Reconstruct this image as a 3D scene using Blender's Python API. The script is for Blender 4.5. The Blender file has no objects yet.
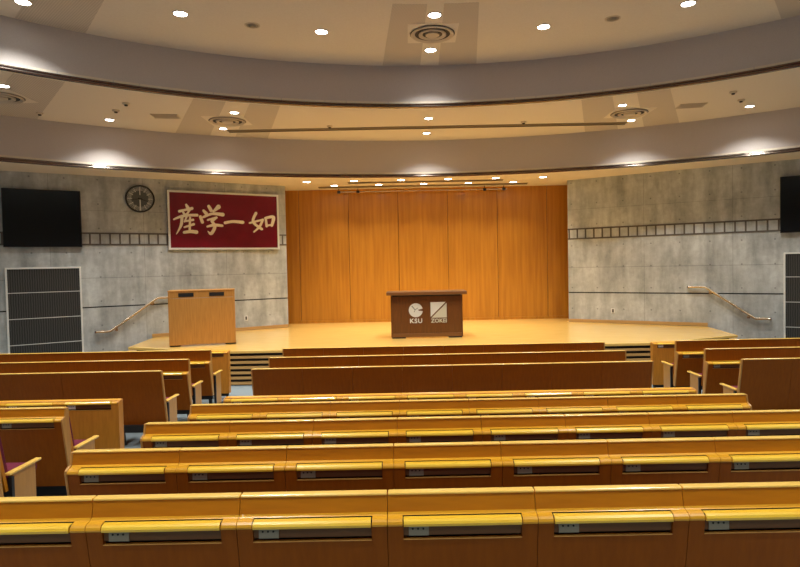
import bpy, bmesh, math, random
from mathutils import Vector, Matrix
random.seed(4)
COL = bpy.context.scene.collection
SC = bpy.context.scene
CX = 0.44            # the hall's axis of symmetry
EYE = 2.14

# ------------------------------------------------------------------ materials
def new_mat(name):
    m = bpy.data.materials.new(name); m.use_nodes = True
    nt = m.node_tree
    return m, nt, nt.nodes['Principled BSDF']

def mat_flat(name, col, rough=.5, metal=0., coat=0., spec=.5):
    m, nt, b = new_mat(name)
    b.inputs['Base Color'].default_value = (*col, 1)
    b.inputs['Roughness'].default_value = rough
    b.inputs['Metallic'].default_value = metal
    b.inputs['Coat Weight'].default_value = coat
    b.inputs['Specular IOR Level'].default_value = spec
    return m

def N(nt, kind, **kw):
    n = nt.nodes.new(kind)
    for k, v in kw.items():
        if k in n.inputs: n.inputs[k].default_value = v
        else: setattr(n, k, v)
    return n

def mat_noise(name, c0, c1, scale=(1, 1, 1), nscale=5., rough=.5, bump=0., detail=6., coat=0., metal=0., lo=.3, hi=.7, spec=.5, coords='Object'):
    m, nt, b = new_mat(name)
    tc = N(nt, 'ShaderNodeTexCoord'); mp = N(nt, 'ShaderNodeMapping')
    mp.inputs['Scale'].default_value = scale
    no = N(nt, 'ShaderNodeTexNoise', Scale=nscale, Detail=detail)
    rp = N(nt, 'ShaderNodeValToRGB')
    rp.color_ramp.elements[0].position = lo; rp.color_ramp.elements[0].color = (*c0, 1)
    rp.color_ramp.elements[1].position = hi; rp.color_ramp.elements[1].color = (*c1, 1)
    L = nt.links.new
    L(tc.outputs[coords], mp.inputs[0]); L(mp.outputs[0], no.inputs['Vector'])
    L(no.outputs['Fac'], rp.inputs[0]); L(rp.outputs[0], b.inputs['Base Color'])
    b.inputs['Roughness'].default_value = rough; b.inputs['Coat Weight'].default_value = coat
    b.inputs['Coat Roughness'].default_value = .22
    b.inputs['Metallic'].default_value = metal; b.inputs['Specular IOR Level'].default_value = spec
    if bump:
        bp = N(nt, 'ShaderNodeBump', Strength=bump, Distance=.01)
        L(no.outputs['Fac'], bp.inputs['Height']); L(bp.outputs[0], b.inputs['Normal'])
    return m

def mat_emit(name, col, s):
    m, nt, b = new_mat(name)
    b.inputs['Base Color'].default_value = (0, 0, 0, 1)
    b.inputs['Emission Color'].default_value = (*col, 1); b.inputs['Emission Strength'].default_value = s
    return m

WOOD_SHADED = mat_noise('shade-toned veneer panel', (.25, .062, .001), (.30, .078, .0015), (6, 6, .7), 7, .5, 0, coat=.0, spec=.2)  # seat wood darkened: shade on the down-leaning faces put into the colour
WOOD_LIT = mat_noise('lit-toned veneer board', (.50, .168, .002), (.58, .205, .003), (.8, 6, 6), 7, .4, 0, coat=.08, spec=.35)  # seat wood brightened: light on the rear-row boards put into the colour
WOOD_TOP = mat_noise('golden lacquered wood', (.95, .55, .03), (.97, .64, .05), (.8, 7, 7), 7, .30, 0, coat=.8)
WOOD_LEDGE = mat_noise('amber lacquered wood', (.72, .33, .012), (.80, .40, .018), (.8, 7, 7), 7, .32, 0, coat=.2)
WOOD_RAIL = mat_noise('pale gold edging wood', (.88, .54, .10), (.96, .62, .14), (.8, 7, 7), 6, .25, 0, coat=.6)
WOOD_END = mat_noise('light oak end board', (.46, .215, .045), (.55, .27, .06), (6, 6, .8), 7, .4, 0, coat=.1)
WOOD_DESK_LIT = mat_noise('lit-toned oak desk panel', (.50, .19, .018), (.60, .24, .025), (6, 6, .8), 7, .4, 0, coat=.1)  # lighter tone of the upright, better-lit panels put into the colour
WOOD_STAGE = mat_noise('orange stage wall veneer', (.42, .165, .014), (.56, .245, .026), (4.5, 4.5, .22), 3, .34, 0, coat=.12)
WOOD_STAGE_DK = mat_flat('stage wall joint', (.10, .035, .006), .6)
WOOD_FLOOR = mat_noise('stage maple boards', (.76, .47, .12), (.86, .56, .16), (.5, 5, 5), 4, .22, 0, coat=.3)
WOOD_RISER = mat_noise('stage edge wood', (.50, .29, .10), (.60, .36, .13), (.5, 5, 5), 4, .35, 0)
WOOD_PODIUM = mat_noise('dark walnut veneer', (.10, .034, .006), (.15, .052, .010), (9, 9, .4), 8, .38, 0, coat=.1)
WOOD_PODIUM_TOP = mat_noise('walnut table top', (.15, .06, .016), (.20, .08, .022), (.5, 7, 7), 6, .35, 0, coat=.1)
WOOD_LECT = mat_noise('oak lectern veneer', (.42, .19, .038), (.53, .25, .055), (7, 7, .5), 6, .4, 0, coat=.05)
CEIL = mat_noise('warm white ceiling paint', (.72, .65, .54), (.76, .69, .58), (1, 1, 1), 40, .9, .05, spec=.2)
FASCIA = mat_noise('grey white fascia paint', (.55, .50, .48), (.59, .54, .52), (1, 1, 1), 60, .75, .04, spec=.3)
CARPET = mat_noise('blue grey carpet', (.19, .235, .26), (.26, .31, .335), (1, 1, 1), 160, .95, .3, spec=.1)
DARK = mat_flat('black recess', (.004, .004, .005), .6)
SLOT = mat_flat('dark brown slot lining', (.15, .065, .022), .6)
BLACK = mat_flat('black metal', (.012, .012, .014), .4)
TRIM = mat_flat('bronze metal edge', (.22, .185, .16), .17, .9)
LADDER = mat_flat('grey brown metal strip', (.13, .115, .10), .5, .2)
GREY = mat_flat('grey plastic plate', (.27, .245, .19), .5)
WHITE = mat_flat('white plastic plate', (.75, .76, .74), .45)
SILVER = mat_flat('brushed silver plate', (.66, .68, .68), .45, .15)
SILVER2 = mat_flat('champagne silver plate', (.55, .55, .47), .45, .15)
PURPLE = mat_noise('purple upholstery', (.12, .012, .032), (.17, .02, .045), (1, 1, 1), 120, .9, .2, spec=.2)
SIGN_RED = mat_noise('crimson board', (.15, .002, .010), (.18, .003, .014), (1, 1, 1), 4, .28, 0, coat=.15)
SIGN_FRAME = mat_flat('white aluminium frame', (.80, .82, .80), .35, .2)
SIGN_INK = mat_flat('cream raised lettering', (.95, .90, .76), .5)
TVM = mat_flat('dark screen glass', (.004, .0045, .007), .12)
LAMP = mat_emit('lamp lens', (1., .97, .90), 28)
LAMP_OFF = mat_flat('unlit lamp bowl', (.30, .26, .2), .4, .3)
VENTM = mat_flat('diffuser metal', (.58, .50, .39), .5, .1)
VENTD = mat_flat('diffuser gap', (.05, .04, .03), .7)
STEEL = mat_flat('warm steel tube', (.62, .52, .40), .25, .85)
SLOTM = mat_flat('ceiling slot lining', (.17, .13, .08), .8)
GRILLE_F = mat_flat('light grey steel frame', (.92, .94, .90), .4, .2)
CLOCKF = mat_flat('dark grey dial', (.10, .11, .11), .35)
CLOCKW = mat_flat('pale clock marking', (.72, .75, .72), .5)
SIDEW = mat_noise('plaster wall', (.50, .44, .36), (.55, .48, .40), (1, 1, 1), 20, .9, .05)

def mat_perf():                                   # ceiling tile with fine perforated lines
    m, nt, b = new_mat('perforated ceiling tile'); L = nt.links.new
    tc = N(nt, 'ShaderNodeTexCoord')
    w = N(nt, 'ShaderNodeTexWave', Scale=14.); w.bands_direction = 'DIAGONAL'
    rp = N(nt, 'ShaderNodeValToRGB')
    rp.color_ramp.elements[0].color = (.50, .44, .36, 1); rp.color_ramp.elements[1].color = (.62, .55, .46, 1)
    L(tc.outputs['Object'], w.inputs['Vector']); L(w.outputs['Fac'], rp.inputs[0]); L(rp.outputs[0], b.inputs['Base Color'])
    b.inputs['Roughness'].default_value = .9
    return m
PERF = mat_perf()

def mat_concrete(name, seed, joints_x):           # board-marked exposed concrete: x runs along the wall, z up
    m, nt, b = new_mat(name); L = nt.links.new
    tc = N(nt, 'ShaderNodeTexCoord'); mp = N(nt, 'ShaderNodeMapping'); mp.inputs['Location'].default_value = (seed, 0, seed * .7)
    L(tc.outputs['Object'], mp.inputs[0])
    n1 = N(nt, 'ShaderNodeTexNoise', Scale=1.1, Detail=8., Roughness=.65)
    n2 = N(nt, 'ShaderNodeTexNoise', Scale=7., Detail=8., Roughness=.7)
    mp3 = N(nt, 'ShaderNodeMapping'); mp3.inputs['Scale'].default_value = (2.2, 2.2, .5); mp3.inputs['Location'].default_value = (seed * 2, 0, 0)
    n3 = N(nt, 'ShaderNodeTexNoise', Scale=1.6, Detail=6., Roughness=.6)
    L(mp.outputs[0], n1.inputs['Vector']); L(mp.outputs[0], n2.inputs['Vector']); L(tc.outputs['Object'], mp3.inputs[0]); L(mp3.outputs[0], n3.inputs['Vector'])
    r1 = N(nt, 'ShaderNodeValToRGB'); r1.color_ramp.elements[0].position = .32; r1.color_ramp.elements[1].position = .68
    r1.color_ramp.elements[0].color = (.385, .41, .41, 1); r1.color_ramp.elements[1].color = (.59, .62, .615, 1)
    L(n1.outputs['Fac'], r1.inputs[0])
    def mul(a, fac_socket, lo, hi, p0, p1):
        rr = N(nt, 'ShaderNodeMapRange'); rr.inputs['From Min'].default_value = p0; rr.inputs['From Max'].default_value = p1
        rr.inputs['To Min'].default_value = lo; rr.inputs['To Max'].default_value = hi
        L(fac_socket, rr.inputs['Value'])
        mx = N(nt, 'ShaderNodeVectorMath'); mx.operation = 'SCALE'
        L(a, mx.inputs[0]); L(rr.outputs[0], mx.inputs['Scale']); return mx.outputs[0]
    c = mul(r1.outputs[0], n2.outputs['Fac'], .84, 1.14, .3, .7)
    c = mul(c, n3.outputs['Fac'], .72, 1.14, .35, .62)
    sx = N(nt, 'ShaderNodeSeparateXYZ'); L(tc.outputs['Object'], sx.inputs[0])
    def M(op, a, b_=None, c_=None):
        q = N(nt, 'ShaderNodeMath'); q.operation = op
        for i, v in enumerate((a, b_, c_)):
            if v is None: continue
            if isinstance(v, (int, float)): q.inputs[i].default_value = v
            else: L(v, q.inputs[i])
        return q.outputs[0]
    def line(sock, pos, w):                       # 1 on the line, 0 elsewhere
        return M('LESS_THAN', M('ABSOLUTE', M('SUBTRACT', sock, pos)), w)
    mask = line(sx.outputs['Z'], 2.0, .008)
    mask = M('MAXIMUM', mask, line(sx.outputs['Z'], 3.44, .005))
    for jx in joints_x: mask = M('MAXIMUM', mask, line(sx.outputs['X'], jx, .006))
    # tie holes
    fx = M('SUBTRACT', M('WRAP', M('ADD', sx.outputs['X'], 20.0), .62, 0.), .31)
    fz = M('SUBTRACT', M('WRAP', M('SUBTRACT', sx.outputs['Z'], .2), .52, 0.), .26)
    d2 = M('ADD', M('MULTIPLY', fx, fx), M('MULTIPLY', fz, fz))
    hole = M('LESS_THAN', d2, .00032)
    m1 = M('SUBTRACT', 1., M('MULTIPLY', mask, .28)); m2 = M('SUBTRACT', 1., M('MULTIPLY', hole, .42))
    mm = M('MULTIPLY', m1, m2)
    fin = N(nt, 'ShaderNodeVectorMath'); fin.operation = 'SCALE'
    L(c, fin.inputs[0]); L(mm, fin.inputs['Scale']); L(fin.outputs[0], b.inputs['Base Color'])
    b.inputs['Roughness'].default_value = .62; b.inputs['Specular IOR Level'].default_value = .3
    bp = N(nt, 'ShaderNodeBump', Strength=.15, Distance=.01); L(n2.outputs['Fac'], bp.inputs['Height']); L(bp.outputs[0], b.inputs['Normal'])
    return m

def mat_grille():                                 # dark corrugated mesh
    m, nt, b = new_mat('corrugated speaker mesh'); L = nt.links.new
    tc = N(nt, 'ShaderNodeTexCoord'); w = N(nt, 'ShaderNodeTexWave', Scale=7.5, Distortion=2.2); w.bands_direction = 'X'
    rp = N(nt, 'ShaderNodeValToRGB'); rp.color_ramp.elements[0].color = (.016, .016, .015, 1); rp.color_ramp.elements[1].color = (.07, .068, .062, 1)
    L(tc.outputs['Object'], w.inputs['Vector']); L(w.outputs['Fac'], rp.inputs[0]); L(rp.outputs[0], b.inputs['Base Color'])
    b.inputs['Roughness'].default_value = .55
    return m
GRILLE = mat_grille()

# ------------------------------------------------------------------ mesh helpers
class MB:
    def __init__(s): s.bm = bmesh.new()
    def face(s, vs, k=0):
        try: f = s.bm.faces.new(vs); f.material_index = k; return f
        except ValueError: return None
    def box(s, x0, x1, y0, y1, z0, z1, k=0):
        return s.prism([(x0, y0), (x1, y0), (x1, y1), (x0, y1)], z0, z1, 'z', k)
    def prism(s, pts, a, b, axis='x', k=0):        # closed outline swept along an axis
        def P(p, t): return {'x': (t, p[0], p[1]), 'y': (p[0], t, p[1]), 'z': (p[0], p[1], t)}[axis]
        A = [s.bm.verts.new(P(p, a)) for p in pts]; B = [s.bm.verts.new(P(p, b)) for p in pts]
        n = len(pts)
        s.face(A[::-1], k); s.face(B, k)
        for i in range(n): s.face([A[i], A[(i + 1) % n], B[(i + 1) % n], B[i]], k)
        return s
    def ring(s, c, r, t, b, n=16):                 # n points round c in the plane of t,b
        return [s.bm.verts.new(Vector(c) + r * (math.cos(2 * math.pi * i / n) * t + math.sin(2 * math.pi * i / n) * b)) for i in range(n)]
    def tube(s, pts, r, n=12, k=0):
        pts = [Vector(p) for p in pts]; rings = []
        for i, p in enumerate(pts):
            d = (pts[min(i + 1, len(pts) - 1)] - pts[max(i - 1, 0)]).normalized()
            u = Vector((0, 0, 1)) if abs(d.z) < .9 else Vector((1, 0, 0))
            t = d.cross(u).normalized(); b = d.cross(t).normalized()
            rings.append(s.ring(p, r, t, b, n))
        for A, B in zip(rings, rings[1:]):
            for i in range(n): s.face([A[i], A[(i + 1) % n], B[(i + 1) % n], B[i]], k)
        s.face(rings[0], k); s.face(rings[-1][::-1], k)
        return s
    def lathe(s, prof, n=32, c=(0, 0, 0), k=0, ax='z'):   # prof: (radius, height); closed where radius is 0
        rings = []
        for r, h in prof:
            pts = []
            for i in range(n):
                a = 2 * math.pi * i / n; x, y = r * math.cos(a), r * math.sin(a)
                v = (x, y, h) if ax == 'z' else (x, h, y)
                pts.append(s.bm.verts.new((c[0] + v[0], c[1] + v[1], c[2] + v[2])))
                if r == 0: break
            rings.append(pts)
        for A, B in zip(rings, rings[1:]):
            for i in range(n):
                j = (i + 1) % n
                if len(A) == 1 and len(B) > 1: s.face([A[0], B[j], B[i]], k)
                elif len(B) == 1 and len(A) > 1: s.face([A[i], A[j], B[0]], k)
                elif len(A) > 1: s.face([A[i], A[j], B[j], B[i]], k)
        return s
    def arc(s, prof, a0, a1, n, cx, cy, k=0):      # closed (radius,z) outline swept round (cx,cy); angle 0 points down the hall
        secs = []
        for i in range(n + 1):
            a = a0 + (a1 - a0) * i / n
            secs.append([s.bm.verts.new((cx + r * math.sin(a), cy + r * math.cos(a), z)) for r, z in prof])
        m = len(prof)
        for A, B in zip(secs, secs[1:]):
            for i in range(m): s.face([A[i], A[(i + 1) % m], B[(i + 1) % m], B[i]], k)
        s.face(secs[0][::-1], k); s.face(secs[-1], k)
        return s
    def build(s, name, mats, parent=None, bevel=0., smooth=False, seg=2):
        bmesh.ops.recalc_face_normals(s.bm, faces=s.bm.faces)
        me = bpy.data.meshes.new(name); s.bm.to_mesh(me); s.bm.free()
        for m in (mats if isinstance(mats, (list, tuple)) else [mats]): me.materials.append(m)
        if smooth:
            for p in me.polygons: p.use_smooth = True
        o = bpy.data.objects.new(name, me); COL.objects.link(o)
        if parent: o.parent = parent
        if bevel:
            b = o.modifiers.new('bevel', 'BEVEL'); b.width = bevel; b.segments = seg; b.limit_method = 'ANGLE'
            b.harden_normals = False
        if smooth:
            e = o.modifiers.new('split', 'EDGE_SPLIT'); e.split_angle = math.radians(40)
        return o

def empty(name, loc=(0, 0, 0), rz=0):
    o = bpy.data.objects.new(name, None); COL.objects.link(o); o.empty_display_size = .1
    o.location = loc; o.rotation_euler = (0, 0, rz); return o
def tag(o, label, cat, group=None, kind=None):
    if label: o['label'] = label
    if cat: o['category'] = cat
    if group: o['group'] = group
    if kind: o['kind'] = kind
    return o
def struct(o): o['kind'] = 'structure'; return o
def kids(o): return [c for c in bpy.data.objects if c.parent == o]

# ------------------------------------------------------------------ the setting
ROWD = {0: 9.86, 1: 8.95, 2: 8.06, 3: 7.156, 4: 6.145, 5: 5.16, 6: 4.263, 7: 3.336, 8: 2.416}
FLOORZ = {0: 0., 1: 0., 2: 0., 3: 0., 4: 0., 5: .10, 6: .17, 7: .26, 8: .34}
XL, XR, YB = CX - 10.2, CX + 10.2, -7.5
Z1, Z2, Z3, ZS = 5.74, 5.0, 4.18, .64
AC = (CX, 2.3); R1, R2 = 8.66, 11.6

fb = MB()
prof = [(18., 0.), (6.06, 0.), (6.06, .10), (5.16, .10), (5.16, .17), (4.24, .17), (4.24, .26), (3.32, .26), (3.32, .34), (2.38, .34),
        (2.38, .42), (1.45, .42), (1.45, .50), (YB - .3, .50), (YB - .3, -.3), (18., -.3)]
fb.prism(prof, XL - .3, XR + .3, 'x')
struct(fb.build('floor', CARPET))

# side and rear walls
b = MB(); b.box(XL - .3, XL, YB - .3, 12.2, .0, 6.0); struct(b.build('wall_left_side', SIDEW))
b = MB(); b.box(XR, XR + .3, YB - .3, 12.2, .0, 6.0); struct(b.build('wall_right_side', SIDEW))
b = MB(); b.box(XL, XR, YB - .3, YB, .4, 6.0); struct(b.build('wall_rear', SIDEW))

# ceilings
b = MB(); b.box(XL, XR, YB, 12.0, Z1, Z1 + .15); struct(b.build('ceiling', CEIL))
b = MB()
def xclip(x): return max(XL, min(XR, x))
n = 72; low = []; up = []
path_in = [(CX - R1, YB)]; path_out = [(XL, YB)]
for i in range(n + 1):
    a = math.radians(-90 + 180 * i / n)
    path_in.append((AC[0] + R1 * math.sin(a), AC[1] + R1 * math.cos(a)))
    xo = AC[0] + (R2 + .05) * math.sin(a)
    if xo < XL or xo > XR:
        xo = xclip(xo); t = (xo - AC[0]) / math.sin(a); path_out.append((xo, AC[1] + t * math.cos(a)))
    else: path_out.append((xo, AC[1] + (R2 + .05) * math.cos(a)))
path_in.append((CX + R1, YB)); path_out.append((XR, YB))
def strip(b, pin, pout, z0, z1):
    lo = [(b.bm.verts.new((*p, z0)), b.bm.verts.new((*q, z0))) for p, q in zip(pin, pout)]
    hi = [(b.bm.verts.new((*p, z1)), b.bm.verts.new((*q, z1))) for p, q in zip(pin, pout)]
    for i in range(len(lo) - 1):
        b.face([lo[i][0], lo[i + 1][0], lo[i + 1][1], lo[i][1]]); b.face([hi[i][0], hi[i][1], hi[i + 1][1], hi[i + 1][0]])
        b.face([lo[i][0], hi[i][0], hi[i + 1][0], lo[i + 1][0]]); b.face([lo[i][1], lo[i + 1][1], hi[i + 1][1], hi[i][1]])
strip(b, path_in, path_out, Z2, Z2 + .1)
struct(b.build('ceiling.001', CEIL))
b = MB(); pin, pout = [], []
amax = math.asin(10.2 / R2)
for i in range(49):
    a = -amax + 2 * amax * i / 48; x, y = AC[0] + R2 * math.sin(a), AC[1] + R2 * math.cos(a)
    pin.append((x, y)); pout.append((x, 16.3))
strip(b, pin, pout, Z3, Z3 + .1); struct(b.build('ceiling.002', CEIL))

# curved drops between the ceilings, and their metal edges
b = MB(); b.arc([(R1, Z2 + .02), (R1 + .12, Z2 + .1), (R1 + .12, Z1), (R1, Z1)], -math.pi / 2, math.pi / 2, 240, *AC)
for sx in (-1, 1):
    b.box(min(CX + sx * R1, CX + sx * (R1 + .12)), max(CX + sx * R1, CX + sx * (R1 + .12)), YB, AC[1], Z2 + .02, Z1)
struct(b.build('wall_upper_drop', FASCIA, smooth=True))
b = MB(); b.arc([(R2, Z3 + .02), (R2 + .12, Z3 + .1), (R2 + .12, Z2), (R2, Z2)], -amax, amax, 240, *AC)
struct(b.build('wall_lower_drop', FASCIA, smooth=True))
def edge_prof(R, z):
    h = [(R + .02, z + .06), (R - .012, z + .06)]
    for zc, rr in ((z + .042, .016), (z + .004, .022)):
        h += [(R - .012 - rr * math.cos(a), zc + rr * math.sin(a)) for a in (math.pi / 2, math.pi / 4, 0, -math.pi / 4, -math.pi / 2)]
    return h + [(R + .02, z - .018)]
def old_edge(R, z):
    return [(R + .02, z + .045), (R - .010, z + .045), (R - .016, z + .036), (R - .010, z + .027), (R - .024, z + .022), (R - .03, z + .008), (R - .022, z - .008), (R - .0, z - .014), (R + .02, z - .014)]
b = MB(); b.arc(edge_prof(R1, Z2), -math.pi / 2, math.pi / 2, 240, *AC); struct(b.build('trim_1', TRIM, smooth=True))
b = MB(); b.arc(edge_prof(R2, Z3), -amax, amax, 240, *AC); struct(b.build('trim_2', TRIM, smooth=True))

# perforated sectors let into the two front ceilings
def sector(a0, a1, r0, r1, z):
    b = MB(); b.arc([(r0, z - .003), (r1, z - .003), (r1, z + .01), (r0, z + .01)], math.radians(a0), math.radians(a1), 8, *AC)
    return struct(b.build('ceiling_perforated_panel', PERF))
for a in (-45, 45):
    sector(a - 7.6, a - 1.6, 6.2, R1 - .02, Z1); sector(a + 1.6, a + 7.6, 6.2, R1 - .02, Z1)
sector(-5.6, -1.1, 6.1, R1 - .02, Z1); sector(1.1, 5.6, 6.1, R1 - .02, Z1)
for a, h in ((-22.3, 4.7), (22.3, 4.7), (-44.8, 5.6), (44.8, 5.6)):
    sector(a - h, a - 1.3, R1 + .13, R2 - .02, Z2); sector(a + 1.3, a + h, R1 + .13, R2 - .02, Z2)

# stage wall
b = MB(); b.box(-4.6, 5.5, 16.03, 16.3, .3, 4.3, 1)
b.box(-4.7, -4.3, 14.6, 16.3, .3, 4.3, 0); b.box(5.2, 5.6, 14.6, 16.3, .3, 4.3, 0)
xs = [-4.3] + [-2.90 + 1.318 * i for i in range(6)] + [5.2]
for x0, x1 in zip(xs, xs[1:]): b.box(x0 + .006, x1 - .006, 16.0, 16.04, ZS, Z3, 0)
struct(b.build('wall_front', [WOOD_STAGE, WOOD_STAGE_DK]))
b = MB(); b.box(-4.3, 5.2, 15.975, 16.0, ZS, ZS + .07); struct(b.build('baseboard_front', WOOD_STAGE))

# concrete side walls: local x to the right, local y into the wall, origin at the stage corner
WALL = {'L': (Vector((-3.07, 15.1, 0)), math.atan(.62), -1), 'R': (Vector((3.95, 15.1, 0)), -math.atan(.62), 1)}
def wp(side, s, d, z):
    p, rz, sg = WALL[side]
    return p + Matrix.Rotation(rz, 3, 'Z') @ Vector((sg * s, -d, z))
def wall_frame(o, side, s=0, d=0, z=0):
    o.location = wp(side, s, d, z); o.rotation_euler = (0, 0, WALL[side][1]); return o
GZ = 1.375
for side, nm in (('L', 'left'), ('R', 'right')):
    sg = WALL[side][2]
    def X(s0, s1): return (min(sg * s0, sg * s1), max(sg * s0, sg * s1))
    e0 = .055 if side == 'R' else 0.
    b = MB(); x0, x1 = X(e0, 8.0)
    b.box(x0, x1, 0, .35, -.05, GZ - .014); b.box(x0, x1, 0, .35, GZ + .014, Z3 + .02)
    b.box(x0, x1, .03, .34, GZ - .02, GZ + .02, 1)
    # return back to the stage wall
    ret = Matrix.Rotation(-WALL[side][1], 3, 'Z') @ Vector((0, 1, 0))
    o = b.build('wall_' + nm, [mat_concrete('exposed concrete ' + nm, 3.1 if side == 'L' else 8.4, [sg * v for v in ((1.86, 3.7, 5.5) if side == 'R' else (1.5, 3.3, 5.1))]), DARK])
    struct(wall_frame(o, side))
    # ladder shaped metal band
    b = MB(); s_end = 8.0 if side == 'L' else 8.0
    xa, xb = X(e0, s_end)
    for z in (2.715, 2.955): b.box(xa, xb, -.012, .001, z - .017, z + .017)
    s = .09 if side == 'R' else .1
    while s < s_end:
        q = X(s - .017, s + .017); b.box(q[0], q[1], -.011, .001, 2.72, 2.95); s += .203 if side == 'R' else .194
    struct(wall_frame(b.build('trim_' + ('3' if side == 'L' else '4'), LADDER), side))
    # skirting on the stage
    b = MB(); xa, xb = X(e0 + .01, 3.2); b.box(xa, xb, -.02, 0, ZS, ZS + .075)
    struct(wall_frame(b.build('baseboard_' + nm, WOOD_RISER), side))

# stage
def mirror(pts): return [(2 * CX - x, y) for x, y in pts]
rightp = [(4.5, 10.9), (6.43, 11.75), (6.64, 13.36), (3.95, 15.06), (3.98, 15.2), (5.15, 14.8), (5.15, 15.985)]
leftp = [(2 * CX - x, y) for x, y in rightp][::-1]
leftp = [(-4.25, 15.985), (-4.25, 14.8), (-3.1, 15.2), (-3.07, 15.06), (-5.75, 13.40), (-5.56, 11.76), (-3.62, 10.9)]
outline = rightp + leftp
b = MB(); b.prism(outline, ZS - .05, ZS, 'z')
st = struct(b.build('stage_floor', WOOD_FLOOR, bevel=.008))
b = MB()
c = Vector((CX, 13.2)); ins = lambda k: [tuple(c + (Vector(p) - c) * k) for p in outline]
b.prism(ins(.975), 0.001, ZS - .05, 'z', 1)
fr = [rightp[1], rightp[0], leftp[-1], leftp[-2]]
for i in range(6):                                            # louvred front, six slats
    z0 = .02 + i * .095
    for p, q in zip(fr, fr[1:]):
        p, q = Vector(p), Vector(q); d = (q - p).normalized(); nn = Vector((-d.y, d.x))
        if nn.y > 0: nn = -nn
        a_, b_ = p + d * .0, q - d * .0
        b.prism([tuple(a_ - nn * .16), tuple(b_ - nn * .16), tuple(b_ + nn * -.01), tuple(a_ + nn * -.01)], z0, z0 + .045, 'z', 0)
struct(b.build('stage_base', [WOOD_RISER, DARK]))
for side in ('L', 'R'):                                       # steps up to the stage along the walls
    sg = WALL[side][2]
    A, B = (Vector((6.66, 13.26)), Vector((6.43, 11.76))) if sg > 0 else (Vector((-5.76, 13.34)), Vector((-5.55, 11.75)))
    t = Vector((.85 * sg, -.527))
    b = MB()
    for i in range(3):
        z = ZS - .16 * (i + 1); p0, p1 = t * (.28 * i), t * (.28 * (i + 1))
        b.prism([tuple(A + p0), tuple(B + p0), tuple(B + p1), tuple(A + p1)], .001, z, 'z')
    struct(b.build('stage_steps', WOOD_RISER, bevel=.006))

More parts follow.
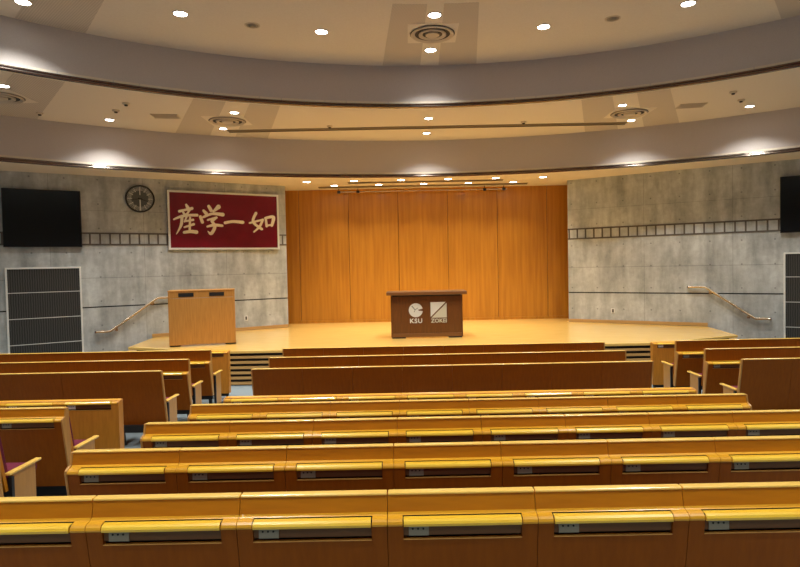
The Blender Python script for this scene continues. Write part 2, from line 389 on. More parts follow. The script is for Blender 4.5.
# ------------------------------------------------------------------ seats
W = .6; G = .0025
def seat_kind(kind):
    """kind 'tall': flap desk low on the back; 'plain': no desk; 'low': flap desk right under the rail; 'desk': free-standing desk"""
    root = empty('auditorium_seat' if kind != 'desk' else 'front_desk')
    T = {'tall': .95, 'plain': .95, 'low': .885, 'desk': .82}[kind]
    Ld = {'tall': .165, 'low': .074, 'desk': 0.}.get(kind)
    zb = T - .70
    x0, x1 = G / 2, W - G / 2
    if kind in ('tall', 'low'):
        zl = T - Ld; yf = -.05
        b = MB(); tilt = -.016 if kind == 'low' else 0.002
        b.prism([(0.003, T - .010), (tilt, zl - .012), (tilt + .03, zl - .03), (.115, T - .52), (.145, T - .52), (.034, T - .010)], x0, x1, 'x')
        b.build('backrest', WOOD_LIT if kind == 'low' else WOOD_SHADED, root)
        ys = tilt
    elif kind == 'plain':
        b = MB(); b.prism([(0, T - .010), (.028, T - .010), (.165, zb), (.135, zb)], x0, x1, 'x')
        b.build('backrest', WOOD_SHADED, root)
    else:
        zl = T; ys = .14
        b = MB(); b.box(x0, x1, -.045, .032, T - .03, T - .006); b.build('desk_box', WOOD_DESK_LIT, root)
    if kind != 'desk':
        b = MB(); b.prism([(-.004, T - .011), (-.005, T - .004), (.0, T), (.034, T), (.038, T - .005), (.037, T - .011)], x0 + .001, x1 - .001, 'x')
        b.build('top_rail', WOOD_RAIL, root, bevel=.004)
    if kind != 'plain':
        nb = zl - .038                                # underside of the nose
        yt = .032 if kind == 'desk' else ys + .004
        yf_ = (ys if kind != 'desk' else .0) - .013
        full = [(yt, zl), (yf_, zl - .008), (-.042, zl - .0095), (-.056, zl - .0135), (-.064, zl - .021), (-.068, zl - .030), (-.066, nb), (-.04, nb), (yt, zl - .018)]
        b = MB()
        b.prism(full, x0, .0605, 'x'); b.prism(full, .5395, x1, 'x')
        b.prism([(yt, zl), (yf_, zl - .008), (yf_, zl - .018), (yt, zl - .018)], .0605, .5395, 'x')
        led = b.build('desk_ledge', WOOD_LEDGE, root)
        lift = .0015
        flap = [(yf_ - .006, zl - .0110), (-.044, zl - .0112), (-.058, zl - .013), (-.067, zl - .020), (-.0715, zl - .029), (-.069, nb - .001), (-.05, nb - .001), (-.04, zl - .022), (yf_ - .006, zl - .022)]
        b = MB(); b.prism(flap, .0655, .5345, 'x'); b.build('writing_flap', WOOD_TOP, root)
        zs0 = nb - .058                               # bottom of the slot
        lean = .10 if kind != 'desk' else .0
        def yl(z): return -.062 + lean * (nb - z) / (nb - zb)
        b = MB(); th = .02
        b.prism([(yl(zs0), zs0), (yl(zb), zb), (yl(zb) + th, zb), (yl(zs0) + th, zs0)], x0, x1, 'x')
        for xa, xb_ in ((x0, .0635), (.5365, x1)):
            b.prism([(yl(nb), nb), (yl(zs0), zs0), (yl(zs0) + th, zs0), (yl(nb) + th, nb)], xa, xb_, 'x')
        b.prism([(yl(zs0) - .003, zs0 + .001), (yl(zs0) - .003, zs0 - .002), (yl(zs0) + .01, zs0 - .002), (yl(zs0) + .01, zs0 + .001)], .0635, .5365, 'x', 1)
        b.build('rear_panel', [WOOD_DESK_LIT if kind == 'desk' else WOOD_SHADED, WOOD_END], root)
        b = MB()
        b.box(.0612, .5388, -.055, yf_ - .0005, zl - .022, zl - .0145, 1); b.box(.0612, .5388, yf_ - .0018, yf_ - .0004, zl - .02, zl - .0088, 1); b.box(.055, .545, -.044, -.038, zs0 + .012, nb + .004); b.box(.055, .545, -.010, -.004, zs0 - .02, nb + .01, 1); b.box(.055, .545, -.043, -.004, zs0 - .024, zs0 - .02, 1)  # black strips put the shade of flap gaps and slot foot into colour
        b.box(.0595, .0625, -.04, -.004, zs0 - .02, nb, 1); b.box(.5375, .5405, -.04, -.004, zs0 - .02, nb, 1)
        b.build('paper_slot', [SLOT, DARK], root)
        b = MB(); b.box(.085, .165, -.049, -.044, zs0 + .012, nb - .006)
        pl = b.build('socket_plate', WHITE if kind == 'desk' else GREY, root)
        b = MB()
        for i in range(3):
            cx = .101 + .021 * i
            b.lathe([(0, -.0505), (.0042, -.0505), (.0042, -.0485)], 10, (cx, 0, nb - .018), 0, 'y')
        b.build('socket_hole', DARK, pl)
    if kind != 'desk':
        b = MB(); b.prism([(.19, T - .50), (.52, T - .52), (.56, T - .50), (.57, T - .46), (.52, T - .43), (.22, T - .42), (.18, T - .44)], x0 + .045, x1 - .045, 'x')
        b.build('seat_cushion', PURPLE, root, bevel=.01)
        b = MB(); b.box(x0 + .01, x1 - .01, .06, .13, (.03 if kind == 'low' else zb - .06), zb + .02); b.build('plinth', DARK, root)
        b = MB(); b.prism([(.065, T - .10), (.13, T - .10), (.205, T - .42), (.15, T - .42)], x0 + .03, x1 - .03, 'x')
        b.build('back_cushion', PURPLE, root, bevel=.012)
    else:
        b = MB(); b.box(x0, x1, .014, .031, zb, T - .03); b.build('front_panel', WOOD_DESK_LIT, root)
        b = MB(); b.box(x0 + .02, x1 - .02, -.03, .04, zb - .05, zb); b.build('plinth', DARK, root)
    return root, T, zb

def add_legs(root, zb, floor_gap, kind):
    if kind == 'desk':
        for x in (.05, .55):
            b = MB(); b.box(x - .014, x + .014, .02, .05, -floor_gap, zb - .05)
            b.box(x - .02, x + .02, -.02, .09, -floor_gap, -floor_gap + .012); b.build('leg', BLACK, root)
    else:
        for x in (.06, .54):
            b = MB(); b.prism([(.09, zb + .03), (.15, zb + .03), (.19, -floor_gap + .014), (.13, -floor_gap + .014)], x - .016, x + .016, 'x')
            b.box(x - .022, x + .022, .09, .30, -floor_gap, -floor_gap + .016); b.build('leg', BLACK, root)

def end_board(root, kind, T, zb, right):
    x = W - G if right else G - .024
    xa, xb_ = (W, W + .015) if right else (-.015, 0.)
    if kind == 'plain':
        pts = [(-.001, T - .006), (.036, T - .006), (.173, zb), (.134, zb)]
    elif kind == 'desk':
        pts = [(.032, T - .001), (-.04, T - .005), (-.066, T - .02), (-.068, T - .046), (-.063, zb), (.032, zb)]
    else:
        zl = T - (.165 if kind == 'tall' else .074); t = -.016 if kind == 'low' else .002
        pts = [(.001, T - .006), (t, zl), (-.040, zl - .004), (-.066, zl - .018), (-.068, zl - .034), (.037, zb), (.09, zb), (.055, T - .42), (.034, T - .006)]
    b = MB(); b.prism(pts, xa, xb_, 'x')
    b.build('end_board', WOOD_DESK_LIT if kind == 'desk' else WOOD_END, root, bevel=.003)
    if kind == 'desk': return
    za = T - .392
    xm = (xa + xb_) / 2
    if right: xs_ = (W - .034, W + .014)
    else: xs_ = (-.014, .034)
    arm = empty_part('armrest', root)
    b = MB(); b.box(xs_[0] + .01, xs_[1] - .008, .19, .46, .06, za - .02); b.build('side_panel', WOOD_END, arm, bevel=.004)
    b = MB(); b.box(xs_[0], xs_[1], .15, .53, za - .02, za); b.build('arm_cap', WOOD_RAIL, arm, bevel=.006)
    b = MB(); b.box(xm - .015, xm + .015, .15, .18, .0, za - .03); b.box(xm - .02, xm + .02, .15, .5, .0, .06); b.build('arm_post', BLACK, arm)
def empty_part(name, parent):
    o = empty(name); o.parent = parent; return o

def copy_tree(o, parent=None):
    c = o.copy(); COL.objects.link(c); c.parent = parent
    for ch in TREE.get(o.name, []): copy_tree(ch, c)
    return c
PROTO = {}
USED = set()
for kind, gap in (('tall', 0.), ('plain', 0.), ('low', 0.), ('desk', 0.)):
    for end in (None, 'L', 'R'):
        r, T, zb = seat_kind(kind); add_legs(r, zb, gap, kind)
        if end: end_board(r, kind, T, zb, end == 'R')
        PROTO[kind, end] = (r, T)
TREE = {}
for o in bpy.data.objects:
    if o.parent: TREE.setdefault(o.parent.name, []).append(o)

ORD = ['first', 'second', 'third', 'fourth', 'fifth', 'sixth', 'seventh', 'eighth']
ROWNAME = {8: 'nearest row', 7: 'second nearest row', 6: 'third nearest row', 5: 'fourth nearest row',
           4: 'free desk row', 3: 'plain backed row', 2: 'middle row before the stage', 1: 'row nearest the stage', 0: 'desks facing the stage'}
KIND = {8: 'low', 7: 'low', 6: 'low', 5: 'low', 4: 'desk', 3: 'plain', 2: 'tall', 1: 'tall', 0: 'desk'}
TOPZ = {8: 1.217, 7: 1.134, 6: 1.046, 5: .969, 4: .82, 3: .936, 2: .934, 1: .934, 0: .795}
DESC = {'low': 'golden wooden seat back with folded writing flap', 'tall': 'tall brown seat back with writing flap',
        'plain': 'brown seat back with plain smooth rear', 'desk': 'low oak desk unit without a seat'}
def place(row, i, n, xleft, block, end, side_from):
    kind = KIND[row]; r0, T = PROTO[kind, end]
    if (kind, end) in USED: r = copy_tree(r0)
    else: r = r0; USED.add((kind, end))
    r.location = (xleft + i * W, ROWD[row], TOPZ[row] - T)
    tag(r, f"{DESC[kind]}, {ORD[side_from(i)]} from {block}, {ROWNAME[row]}", 'seat' if kind != 'desk' else 'desk',
        f"{'seats' if kind != 'desk' else 'desks'} of the {ROWNAME[row]}, {block.split()[-2] if False else block}")
    return r
def block_row(row, n, xleft, place_phrase, ends, order):
    for i in range(n):
        end = None
        if i == 0 and 'L' in ends: end = 'L'
        if i == n - 1 and 'R' in ends: end = 'R'
        kind = KIND[row]; r0, T = PROTO[kind, end]
        if (kind, end) in USED: r = copy_tree(r0)
        else: r = r0; USED.add((kind, end))
        r.location = (xleft + i * W, ROWD[row], TOPZ[row] - T)
        k = order(i, n)
        where = {'C': f"{ORD[k]} from left, centre block, {ROWNAME[row]}",
                 'L': f"{ORD[k]} from aisle, left block, {ROWNAME[row]}",
                 'R': f"{ORD[k]} from aisle, right block, {ROWNAME[row]}"}[place_phrase]
        blk = {'C': 'centre', 'L': 'left', 'R': 'right'}[place_phrase]
        short = {'low': 'golden wooden flap-desk seat', 'tall': 'brown flap-desk seat', 'plain': 'brown plain-backed seat', 'desk': 'oak desk unit'}[kind]
        tag(r, f"{short}, {where}", 'seat' if kind != 'desk' else 'desk', f"{'seats' if kind != 'desk' else 'desks'} of the {blk} block, {ROWNAME[row]}")
XC0, XLE, XRI = -3.178 * W, -5.01 * W, 6.635 * W
for row in (1, 2, 3, 4, 5, 6, 7, 8):
    n = {8: 6, 7: 7}.get(row, 8)
    block_row(row, n, XC0, 'C', 'LR' if n == 8 else 'L', lambda i, n: i)
for row, n in ((0, 1), (1, 6), (2, 5), (3, 4), (4, 3), (5, 2), (6, 1)):
    block_row(row, n, XLE - n * W, 'L', 'R', lambda i, n: n - 1 - i)
for row, n in ((0, 1), (1, 4), (2, 3), (3, 2)):
    block_row(row, n, XRI, 'R', 'L', lambda i, n: i)
for k, (r, T) in PROTO.items():                               # drop the unused end variants
    if k not in USED:
        def rm(o):
            for c in TREE.get(o.name, []): rm(c)
            bpy.data.objects.remove(o)
        rm(r)

# ------------------------------------------------------------------ podium with the two emblems
pod = tag(empty('podium', (.345, 12.27, ZS)), 'dark walnut speaker\'s table with silver emblems at centre of the stage', 'podium')
b = MB(); b.box(-.715, .715, 0, .03, .10, .865); b.build('front_panel', WOOD_PODIUM, pod, bevel=.003)
for x in (-.735, .705):
    b = MB(); b.box(x, x + .03, -.012, .55, .025, .88); b.build('side_panel', WOOD_PODIUM, pod, bevel=.004)
b = MB(); b.box(-.705, .705, -.006, .03, .025, .10); b.build('bottom_rail', WOOD_PODIUM_TOP, pod, bevel=.003)
b = MB(); b.box(-.82, .82, -.12, .62, .89, .955); b.build('table_top', WOOD_PODIUM_TOP, pod, bevel=.006)
b = MB(); b.box(-.70, .70, .0, .5, .86, .892); b.build('top_support', BLACK, pod)
for x in (-.72, .44):
    b = MB(); b.box(x, x + .28, .0, .5, 0, .025); b.build('foot', BLACK, pod)
def text_part(body, size, loc, mat, parent, name, width=None, depth=.004, space=1.):
    cu = bpy.data.curves.new(name, 'FONT'); cu.body = body; cu.size = size; cu.extrude = depth; cu.align_x = 'CENTER'; cu.offset = size * .028
    cu.space_character = space; cu.resolution_u = 3
    o = bpy.data.objects.new(name, cu); COL.objects.link(o)
    dg = bpy.context.evaluated_depsgraph_get(); dg.update()
    me = bpy.data.meshes.new_from_object(o.evaluated_get(dg)); bpy.data.objects.remove(o)
    xs = [v.co.x for v in me.vertices]; ys = [v.co.y for v in me.vertices]
    sx = (width / (max(xs) - min(xs))) if width else 1.
    sy = size / (max(ys) - min(ys)); mxx = (max(xs) + min(xs)) / 2; my = min(ys)
    for v in me.vertices:
        v.co = Vector(((v.co.x - mxx) * sx, -v.co.z, (v.co.y - my) * sy))
    me.materials.clear(); me.materials.append(mat)
    o = bpy.data.objects.new(name, me); COL.objects.link(o); o.parent = parent; o.location = loc
    return o
# globe-like disc with a notch on its right
b = MB(); pts = []
r = .143
pts.append((.045, .012))
for i in range(61):
    a = math.radians(12 + (360 - 20) * i / 60); pts.append((r * math.cos(a), r * math.sin(a)))
pts.append((.06, -.012))
b.prism([(x - .225, z + .575) for x, z in pts], -.008, .001, 'y')
em = b.build('round_emblem', SILVER, pod); tag(em, 'silver notched disc emblem', None)
b = MB()
for q in ([(-.09, .085), (-.07, .095), (-.012, .02), (-.02, .0)], [(-.02, .0), (-.012, .02), (.045, .055), (.05, .04)], [(-.04, -.03), (-.02, .0), (-.008, .0), (-.03, -.045)]):
    b.prism([(x - .225, z + .575) for x, z in q], -.010, -.008, 'y')
b.build('emblem_inlay', mat_flat('grey emblem inlay', (.22, .25, .27), .5, .2), em)  # darker V that belongs to the disc's design
b = MB(); x0, x1, z0, z1 = .078, .408, .415, .735; g = .018
b.prism([(x0, z0 + g), (x0, z1), (x1 - g, z1)], -.008, .001, 'y'); b.prism([(x0 + g, z0), (x1, z0), (x1, z1 - g)], -.008, .001, 'y', 1)
em2 = b.build('square_emblem', [SILVER, SILVER2], pod); tag(em2, 'silver square split by a diagonal', None)
text_part('KSU', .095, (-.222, -.004, .31), SILVER, pod, 'lettering', .25, space=1.15)
text_part('ZOKEI', .085, (.243, -.004, .312), SILVER2, pod, 'lettering', .325)

# lectern cabinet on the left of the stage
lec = tag(empty('lectern', (-4.075, 11.75, ZS), math.radians(16.5)), 'large oak lectern cabinet with two black slots, left side of the stage', 'lectern')
b = MB(); b.box(-.60, .60, 0, .03, .03, .94); b.build('front_panel', WOOD_LECT, lec, bevel=.003)
for x in (-.62, .59):
    b = MB(); b.box(x, x + .03, -.004, .6, .03, 1.075); b.build('side_panel', WOOD_LECT, lec, bevel=.003)
b = MB(); b.box(-.60, .60, .002, .03, .945, 1.075); b.build('head_panel', WOOD_LECT, lec, bevel=.003)
b = MB(); b.box(-.625, .625, -.01, .58, 1.075, 1.095); b.build('lectern_top', WOOD_LECT, lec, bevel=.004)
for x in (-.43, .14):
    b = MB(); b.box(x, x + .28, -.006, .004, .97, 1.045); s_ = b.build('vent_slot', DARK, lec)
for x, y in ((-.52, .08), (.52, .08), (-.52, .5), (.52, .5)):
    b = MB(); b.box(x - .1, x + .1, y - .03, y + .03, 0, .034); b.build('foot', BLACK, lec)

# ------------------------------------------------------------------ things on the concrete walls
def bristle(pts, wd, n=8):                                    # a brush stroke outline from a centre line with widths
    P = [Vector(p) for p in pts]; out = []
    # resample with a Catmull-Rom curve
    C, Wd = [], []
    for i in range(len(P) - 1):
        p0, p1, p2, p3 = P[max(i - 1, 0)], P[i], P[i + 1], P[min(i + 2, len(P) - 1)]
        for k in range(n):
            t = k / n
            C.append(.5 * ((2 * p1) + (p2 - p0) * t + (2 * p0 - 5 * p1 + 4 * p2 - p3) * t * t + (3 * p1 - p0 - 3 * p2 + p3) * t ** 3))
            Wd.append(wd[i] + (wd[i + 1] - wd[i]) * t)
    C.append(P[-1]); Wd.append(wd[-1])
    Lf, Rt = [], []
    for i, c in enumerate(C):
        d = (C[min(i + 1, len(C) - 1)] - C[max(i - 1, 0)]).normalized(); nn = Vector((-d.y, d.x))
        Lf.append(c + nn * Wd[i] / 2); Rt.append(c - nn * Wd[i] / 2)
    d0 = (C[1] - C[0]).normalized(); d1 = (C[-1] - C[-2]).normalized()
    def cap(c, d, w):
        nn = Vector((-d.y, d.x))
        return [c + d * math.sin(a) * w / 2 + nn * math.cos(a) * w / 2 for a in (math.radians(x) for x in (30, 60, 90, 120, 150))]
    out = Lf + cap(C[-1], d1, Wd[-1]) + Rt[::-1] + [c for c in cap(C[0], -d0, Wd[0])]
    return out, len(Lf)
# stroke centre lines, in sixteenths taken over the board, x to the right and y down
K = .677
def k8(*p): return [(x * K, y * K) for x, y in p]
CHARS = [
 [(k8((262, 192), (286, 236)), (12, 22)), (k8((190, 252), (250, 240), (318, 226)), (14, 12, 16)),
  (k8((222, 252), (246, 286)), (9, 15)), (k8((296, 240), (262, 284)), (9, 13)),
  (k8((132, 328), (200, 303), (285, 290), (366, 289)), (9, 14, 13, 15)), (k8((216, 300), (205, 380), (155, 466)), (17, 16, 4)),
  (k8((262, 305), (240, 350)), (11, 9)), (k8((245, 346), (325, 333)), (9, 13)), (k8((296, 312), (288, 440)), (11, 13)),
  (k8((236, 402), (330, 374)), (9, 14)), (k8((232, 450), (300, 442), (356, 448)), (14, 17, 19))],
 [(k8((430, 246), (456, 274)), (13, 19)), (k8((482, 206), (503, 244)), (16, 18)), (k8((574, 212), (525, 254)), (24, 10)),
  (k8((398, 304), (416, 354)), (16, 17)), (k8((428, 306), (515, 276), (612, 284)), (13, 13, 20)),
  (k8((468, 334), (552, 312)), (10, 13)), (k8((550, 312), (506, 352)), (13, 9)),
  (k8((505, 345), (534, 396), (498, 462), (466, 440)), (12, 17, 17, 4)), (k8((462, 396), (530, 382), (604, 388)), (10, 16, 13))],
 [([(428, 244), (480, 236), (538, 241)], (15, 14, 17))],
 [([(620, 182), (602, 238), (652, 284)], (14, 13, 14)), ([(660, 224), (640, 268), (605, 302)], (12, 12, 8)),
  ([(580, 245), (612, 237), (660, 224)], (9, 11, 10)), ([(677, 212), (682, 266)], (11, 12)),
  ([(675, 214), (722, 208), (712, 262)], (12, 17, 13)), ([(683, 262), (714, 256)], (10, 9))]]
SW, SH = 2.60, 1.35
sign = tag(wall_frame(empty('hanging_sign'), 'L', 2.80, 0.02, 2.597), 'crimson sign with four cream brush characters and a white frame', 'sign')
b = MB(); b.box(0, SW, -.03, .018, 0, SH); b.build('board', SIGN_RED, sign)
b = MB()
for q in ((0, SW, 0, .045), (0, SW, SH - .045, SH)): b.box(q[0], q[1], -.045, .018, q[2], q[3])
for q in ((0, .045), (SW - .045, SW)): b.box(q[0], q[1], -.045, .018, .045, SH - .045)
b.build('sign_frame', SIGN_FRAME, sign)
def sgn(p):
    ul = (p[0] - 48) / 706; top = 35 + 30 * ul; u = ul / (1 + .208 * (1 - ul))
    return (u * SW, (415 - p[1]) / (415 - top) * SH)
for ch in CHARS:
    b = MB()
    for j, (pts, wd) in enumerate(ch):
        o, nl = bristle(pts, [w_ * 1.24 for w_ in wd]); q = [sgn(p) for p in o]
        # wind as a strip so bent strokes fill correctly
        y0, y1 = -.038 - j * .0004, -.029
        A = [b.bm.verts.new((x, y0, z)) for x, z in q]; B2 = [b.bm.verts.new((x, y1, z)) for x, z in q]
        m = len(q)
        for i in range(m): b.face([A[i], A[(i + 1) % m], B2[(i + 1) % m], B2[i]])
        Lf = list(range(nl)); Rt = list(range(m - 5 - 1, m - 5 - 1 - nl, -1))
        for i in range(nl - 1): b.face([A[Lf[i]], A[Lf[i + 1]], A[Rt[i + 1]], A[Rt[i]]])
        b.face([A[i] for i in range(nl - 1, nl + 6)]); b.face([A[i] for i in list(range(m - 6, m)) + [0]])
    b.build('brush_character', SIGN_INK, sign)

def screen(side, label):
    t = wall_frame(empty('wall_screen'), side, 5.21 if side == 'L' else 5.27, .02, 2.66)
    tag(t, label, 'screen', 'black screens on the concrete walls')
    b = MB(); b.box(-.69, .69, -.07, .0, 0, 1.17); b.build('screen_body', BLACK, t, bevel=.004)
    b = MB(); b.box(-.675, .675, -.074, -.069, .015, 1.155); b.build('display', TVM, t)
    b = MB(); b.box(-.3, .3, .0, .02, .3, .9); b.build('bracket', BLACK, t)
screen('L', 'black flat screen on the left wall, above the corrugated grille'); screen('R', 'black flat screen cut by the right edge, above a grille')

def grille(side, label):
    t = wall_frame(empty('speaker_grille'), side, 5.225 if side == 'L' else 5.31, .0, .14)
    tag(t, label, 'grille', 'tall framed grilles low on the walls')
    b = MB(); b.box(-.64, .64, -.012, .0, .03, 2.08); b.build('mesh_screen', GRILLE, t)
    b = MB()
    b.box(-.67, -.635, -.035, 0, 0, 2.11); b.box(.635, .67, -.035, 0, 0, 2.11); b.box(-.635, .635, -.035, 0, 2.075, 2.11); b.box(-.635, .635, -.035, 0, 0, .035)
    b.build('grille_frame', GRILLE_F, t, bevel=.003)
    for z in (1.735, 1.207, .68):
        b = MB(); b.box(-.636, .636, -.02, -.01, z - .14 - .006, z - .14 + .006); b.build('divider_bar', GRILLE_F, t)
grille('L', 'tall dark corrugated grille in a pale frame, left wall'); grille('R', 'tall dark grille in a pale frame, cut by the right edge')

clk = tag(wall_frame(empty('wall_clock'), 'L', 3.36, 0, 3.725), 'round dark wall clock on concrete, left of the crimson sign', 'clock')
b = MB(); b.lathe([(0, 0), (.28, 0), (.30, -.012), (.30, -.045), (.288, -.052), (.276, -.045), (.276, -.03)], 48, ax='y'); b.build('clock_case', BLACK, clk, smooth=True)
b = MB(); b.lathe([(.277, -.028), (0, -.028), ], 48, ax='y'); b.build('dial', CLOCKF, clk)
b = MB()
for i in range(60):
    a = 2 * math.pi * i / 60; l = .10 if i % 5 == 0 else .085; w_ = .0065 if i % 5 == 0 else .0028
    if i == 30: l, w_ = .24, .012
    if i == 0: l, w_ = .18, .008
    d = Vector((math.sin(a), math.cos(a))); nn = Vector((d.y, -d.x)); p, q = d * .262, d * (.262 - l)
    b.prism([tuple(p + nn * w_), tuple(q + nn * w_), tuple(q - nn * w_), tuple(p - nn * w_)], -.031, -.0279, 'y')
b.build('hour_marks', CLOCKW, clk)
for ang, l, w_, nm in ((110, .15, .010, 'hour_hand'), (262, .22, .007, 'minute_hand')):
    a = math.radians(ang); d = Vector((math.sin(a), math.cos(a))); nn = Vector((d.y, -d.x))
    b = MB(); b.prism([tuple(-d * .04 + nn * w_), tuple(d * l + nn * w_ * .5), tuple(d * l - nn * w_ * .5), tuple(-d * .04 - nn * w_)], -.037, -.033, 'y')
    b.build(nm, BLACK, clk)

def rail(side, label):
    t = tag(wall_frame(empty('handrail'), side, 3.07 if side == 'L' else 3.15, 0, 0), label, 'handrail', 'handrails beside the stage steps')
    sg = WALL[side][2]
    P = [(2.76, 1.523), (3.09, 1.523), (3.125, 1.51), (4.05, .865), (4.09, .846), (4.35, .846)]
    b = MB(); b.tube([(sg * (s - 3.1), -.085, z) for s, z in P], .029, 14); b.build('rail_tube', STEEL, t, smooth=True)
    for s, z in ((3.2, 1.455), (3.95, .93)):
        b = MB(); b.tube([(sg * (s - 3.1), -.085, z - .01), (sg * (s - 3.1), -.08, z - .05), (sg * (s - 3.1), 0, z - .06)], .009, 8)
        b.box(sg * (s - 3.1) - .03, sg * (s - 3.1) + .03, -.006, 0, z - .09, z - .03); b.build('bracket', STEEL, t)
    for s, z in ((2.76, 1.523), (4.35, .846)):
        b = MB(); b.tube([(sg * (s - 3.1), -.085, z), (sg * (s - 3.1), 0, z)], .024, 12); b.build('end_return', TRIM, t)
rail('L', 'warm metal handrail sloping up to the stage on the left wall, beside the lectern'); rail('R', 'warm metal handrail sloping down from the stage on the right wall')
for side, s, z, lb in (('L', 1.07, .935, 'small outlet plate on the left wall, beside the lectern'), ('R', 1.137, .94, 'small outlet plate on the right wall above the stage skirting')):
    t = tag(wall_frame(empty('wall_outlet'), side, s, 0, z), lb, 'outlet', 'outlet plates on the side walls')
    b = MB(); b.box(-.045, .045, -.010, 0, -.06, .06); b.build('cover_plate', WHITE, t, bevel=.003)
    b = MB(); b.box(-.022, .022, -.013, -.009, -.04, .04); b.build('socket', LADDER, t)

# ------------------------------------------------------------------ ceiling fittings
LP = {}
def lamp(x, y, z, label, group, r=.095, power=60, on=True, cone=122, blend=.8, col=(1., .985, .92)):
    key = (r, on)
    if key not in LP:
        t = empty('downlight')
        b = MB(); b.lathe([(r, .0), (r + .022, .0), (r + .024, -.006), (r + .006, -.010), (r, -.006), (r, 0)], 28); b.build('trim_ring', VENTM, t, smooth=True)
        b = MB()
        if on: b.lathe([(r, -.004), (0, -.006)], 28)
        else: b.lathe([(r, -.004), (r * .7, -.002), (r * .45, -.03), (0, -.035)], 28)
        b.build('lens', LAMP if on else LAMP_OFF, t)
        LP[key] = t; TREE[t.name] = kids(t)
        o = t
    else:
        src = LP[key]; o = src.copy(); COL.objects.link(o)
        for c_ in TREE[src.name]:
            d = c_.copy(); COL.objects.link(d); d.parent = o
    o.location = (x, y, z)
    tag(o, label, 'ceiling light', group)
    if on and power:
        L = bpy.data.lights.new('downlight_lamp', 'SPOT'); L.energy = power; L.spot_size = math.radians(cone); L.spot_blend = blend
        L.shadow_soft_size = r * .9; L.color = col
        lo = bpy.data.objects.new('downlight_lamp', L); COL.objects.link(lo); lo.parent = o; lo.location = (0, 0, -.02)
PW1, PW2, PW3 = 430, 290, 170
g1 = 'round lamps in the upper ceiling'
UP = [(-3.144, 8.55, 'round lamp in the upper ceiling, left of centre, near the curved drop'), (-1.268, 9.302, 'round lamp in the upper ceiling, between the dark unlit lamp and the diffuser'),
      (.44, 8.77, 'round lamp in the upper ceiling, just this side of the central diffuser'), (.433, 10.18, 'round lamp by the curved drop, beyond the central diffuser'),
      (2.129, 9.28, 'round lamp in the upper ceiling, just right of the central diffuser'), (4.0, 8.556, 'round lamp at top of the photo, upper ceiling, right side'),
      (-5.06, 8.09, 'round lamp in the top left corner of the upper ceiling')]
for x, y, lb in UP: lamp(x, y, Z1, lb, g1, .09, PW1)
lamp(-2.251, 9.006, Z1, 'unlit round fitting in the upper ceiling, left of centre', None, .09, on=False)
lamp(3.098, 9.025, Z1, 'unlit round fitting in the upper ceiling, right of centre', None, .09, on=False)
for y in (6.2, 3.6, 1.0, -1.8, -4.6):                          # the same lamps carry on over the rear of the hall
    for x in (-5.6, -1.6, 2.5, 6.5):
        lamp(x, y, Z1, 'round lamp in the upper ceiling over the rear rows', g1, .09, PW1)
g2 = 'round lamps in the middle ceiling'
for x, y, lb in ((-5.605, 11.43, 'round lamp in the middle ceiling above the wall clock'), (-3.147, 11.088, 'round lamp beyond the upper left edge of the left round diffuser'),
                 (-3.73, 12.32, 'round lamp between the left round diffuser and the lower curved drop'), (.442, 11.813, 'round lamp in the middle ceiling centre, just behind the upper drop'),
                 (.438, 13.12, 'round lamp in the middle ceiling centre, close to the lower drop'), (3.98, 11.12, 'round lamp above the right round diffuser'),
                 (4.585, 12.32, 'round lamp below the right round diffuser, at the slot end'), (6.463, 11.38, 'rightmost round lamp in the middle ceiling'),
                 (-6.133, 9.25, 'round lamp at the left edge of the photo, middle ceiling'), (7.02, 9.174, None)):
    lamp(x, y, Z2, lb or 'round lamp in the middle ceiling beyond the right edge', g2, .073, PW2)
g3 = 'small lamps over the stage'
for i, x in enumerate((-2.402, -1.272, -.153, .974, 2.11, 3.237)):
    lamp(x, 14.39, Z3, f'small stage lamp, {ORD[i]} from left in the nearer row over the stage', g3, .085, PW3, cone=98, col=(1., .91, .74))
for i, x in enumerate((-1.839, -.716, .409, 1.53, 2.66)):
    lamp(x, 15.14, Z3, f'small stage lamp, {ORD[i]} from left in the row by the stage wall', g3, .085, PW3 * .8, cone=104, col=(1., .91, .74))

def diffuser(x, y, z, label, sc=1.):
    t = tag(empty('ceiling_diffuser', (x, y, z)), label, 'vent', 'round air diffusers in the ceilings')
    R = .335 * sc
    b = MB(); b.box(-R - .05, R + .05, -R - .05, R + .05, -.005, 0); b.build('mounting_plate', CEIL, t)
    b = MB(); b.lathe([(R, -.012), (R, -.030), (R - .02, -.040), (R - .06, -.018), (R - .06, -.012)], 40); b.build('outer_ring', VENTM, t, smooth=True)
    b = MB(); b.lathe([(R + .014, -.0135), (0, -.0135)], 40); b.build('dark_throat', VENTD, t)
    b = MB(); b.lathe([(R * .64, -.016), (R * .64, -.032), (R * .58, -.042), (R * .46, -.018)], 40); b.build('middle_ring', VENTM, t, smooth=True)
    b = MB(); b.lathe([(R * .32, -.016), (R * .32, -.036), (R * .22, -.046), (0, -.042)], 32); b.build('centre_cone', VENTM, t, smooth=True)
diffuser(.436, 9.456, Z1, 'round air diffuser in the upper ceiling, centre, between two lamps')
diffuser(-3.45, 11.68, Z2, 'round air diffuser in the middle ceiling, left, above the crimson sign')
diffuser(4.32, 11.70, Z2, 'round air diffuser in the middle ceiling, right, beside the slot end')
diffuser(-6.56, 9.796, Z2, 'round air diffuser cut by the left edge of the photo')
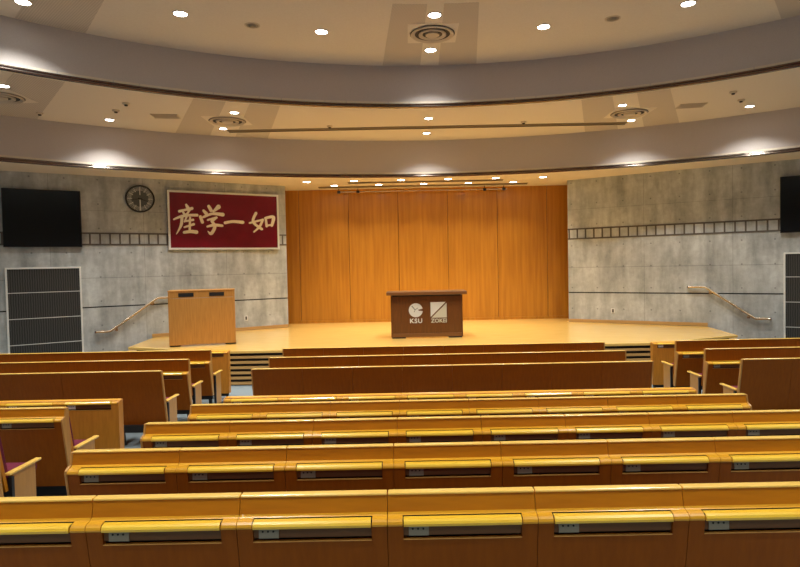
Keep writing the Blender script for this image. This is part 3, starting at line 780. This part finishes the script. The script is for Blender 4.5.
for x, a, lb in ((-4.461, -.33, 'rectangular beige air grille in the middle ceiling, left'), (5.305, .33, 'rectangular beige air grille in the middle ceiling, right')):
    t = tag(empty('ceiling_air_grille', (x, 11.24, Z2), -a * .45), lb, 'vent', 'rectangular air grilles')
    b = MB(); b.box(-.23, .23, -.14, .14, -.006, 0); b.build('backing', VENTD, t)
    b = MB()
    b.box(-.24, .24, -.155, -.135, -.014, 0); b.box(-.24, .24, .135, .155, -.014, 0); b.box(-.24, -.22, -.135, .135, -.014, 0); b.box(.22, .24, -.135, .135, -.014, 0)
    b.build('grille_frame', VENTM, t)
    b = MB()
    for i in range(9): b.box(-.22, .22, -.126 + i * .03, -.110 + i * .03, -.013, -.006)
    b.build('louvre', VENTM, t)
def sensor(x, y, z, label, r=.06):
    t = tag(empty('ceiling_sensor', (x, y, z)), label, 'sensor', 'small detectors in the ceilings')
    b = MB(); b.lathe([(r, 0), (r, -.02), (r * .85, -.028), (r * .5, -.03)], 20); b.build('housing', VENTM, t, smooth=True)
    b = MB(); b.lathe([(r * .5, -.028), (r * .42, -.05), (0, -.055)], 16); b.build('sensor_dome', VENTD, t, smooth=True)
for x, y, lb in ((-4.771, 10.323, 'small dark detector in the middle ceiling, beside the upper drop, left'), (-5.155, 10.756, 'small detector just above the leftmost ceiling lamp'),
                 (-6.56, 10.836, 'small detector far left in the middle ceiling'), (5.611, 10.373, 'small dark detector in the middle ceiling, beside the upper drop, right'),
                 (6.036, 10.899, 'small detector just above the rightmost ceiling lamp'), (-1.553, 12.283, 'tiny round detector left of centre above the long slot'),
                 (2.378, 12.248, 'tiny round detector right of centre above the long slot')):
    sensor(x, y, Z2, lb)
def slot(x0, x1, y, z, w_, label, grp=None):
    t = tag(empty('ceiling_slot', ((x0 + x1) / 2, y, z)), label, 'ceiling track', grp)
    h = (x1 - x0) / 2
    b = MB(); b.box(-h, h, -w_ / 2, w_ / 2, -.007, 0); b.build('recess', SLOTM, t)
    b = MB(); b.box(-h, h, w_ / 2 - .01, w_ / 2 + .01, -.018, 0); b.box(-h, h, -w_ / 2 - .01, -w_ / 2 + .01, -.010, 0); b.build('track_edge', SLOTM, t)
slot(-3.70, 4.57, 12.55, Z2, .17, 'long dark slot across the middle ceiling')
slot(-1.45, 2.34, 14.71, Z3, .14, 'shorter slot in the stage ceiling, between the lamp rows', 'slots over the stage')
slot(-2.28, 3.08, 15.45, Z3, .16, 'longer slot in the stage ceiling, close to the wood wall', 'slots over the stage')
t = tag(empty('hanging_batten', (.4, 15.8, Z3)), 'thin steel batten with black clamps hanging under the stage ceiling', 'batten')
b = MB(); b.tube([(-2.2, 0, -.09), (2.2, 0, -.09)], .018, 10); b.build('batten_pipe', STEEL, t)
for x in (-2.2, -1.7, 1.62, 2.12):
    b = MB(); b.box(x - .04, x + .04, -.035, .035, -.125, -.06); b.box(x - .008, x + .008, -.008, .008, -.06, 0); b.build('clamp', BLACK, t)

# ------------------------------------------------------------------ camera
yaw, pit, roll, f = math.radians(.035), math.radians(1.747), math.atan(.02), 600.
fw = Vector((-math.sin(yaw) * math.cos(pit), math.cos(yaw) * math.cos(pit), -math.sin(pit)))
r0 = Vector((math.cos(yaw), math.sin(yaw), 0)); u0 = r0.cross(fw)
rt = r0 * math.cos(roll) - u0 * math.sin(roll); up = r0 * math.sin(roll) + u0 * math.cos(roll)
cam = bpy.data.objects.new('camera', bpy.data.cameras.new('camera')); COL.objects.link(cam)
m = Matrix((rt, up, -fw)).transposed().to_4x4(); m.translation = (0, 0, EYE); cam.matrix_world = m
cam.data.sensor_width = 36; cam.data.lens = 27.; cam.data.shift_x = -9 / 800; cam.data.clip_start = .05
SC.camera = cam

w = bpy.data.worlds.new('world'); SC.world = w; w.use_nodes = True
w.node_tree.nodes['Background'].inputs[0].default_value = (.9, .8, .65, 1); w.node_tree.nodes['Background'].inputs[1].default_value = .0
SC.view_settings.view_transform = 'Standard'; SC.view_settings.look = 'None'; SC.view_settings.gamma = 1
SC.view_settings.exposure = -.42; SC.view_settings.use_curve_mapping = False
SC.cycles.max_bounces = 10; SC.cycles.diffuse_bounces = 8
SC.cycles.sample_clamp_indirect = 6.
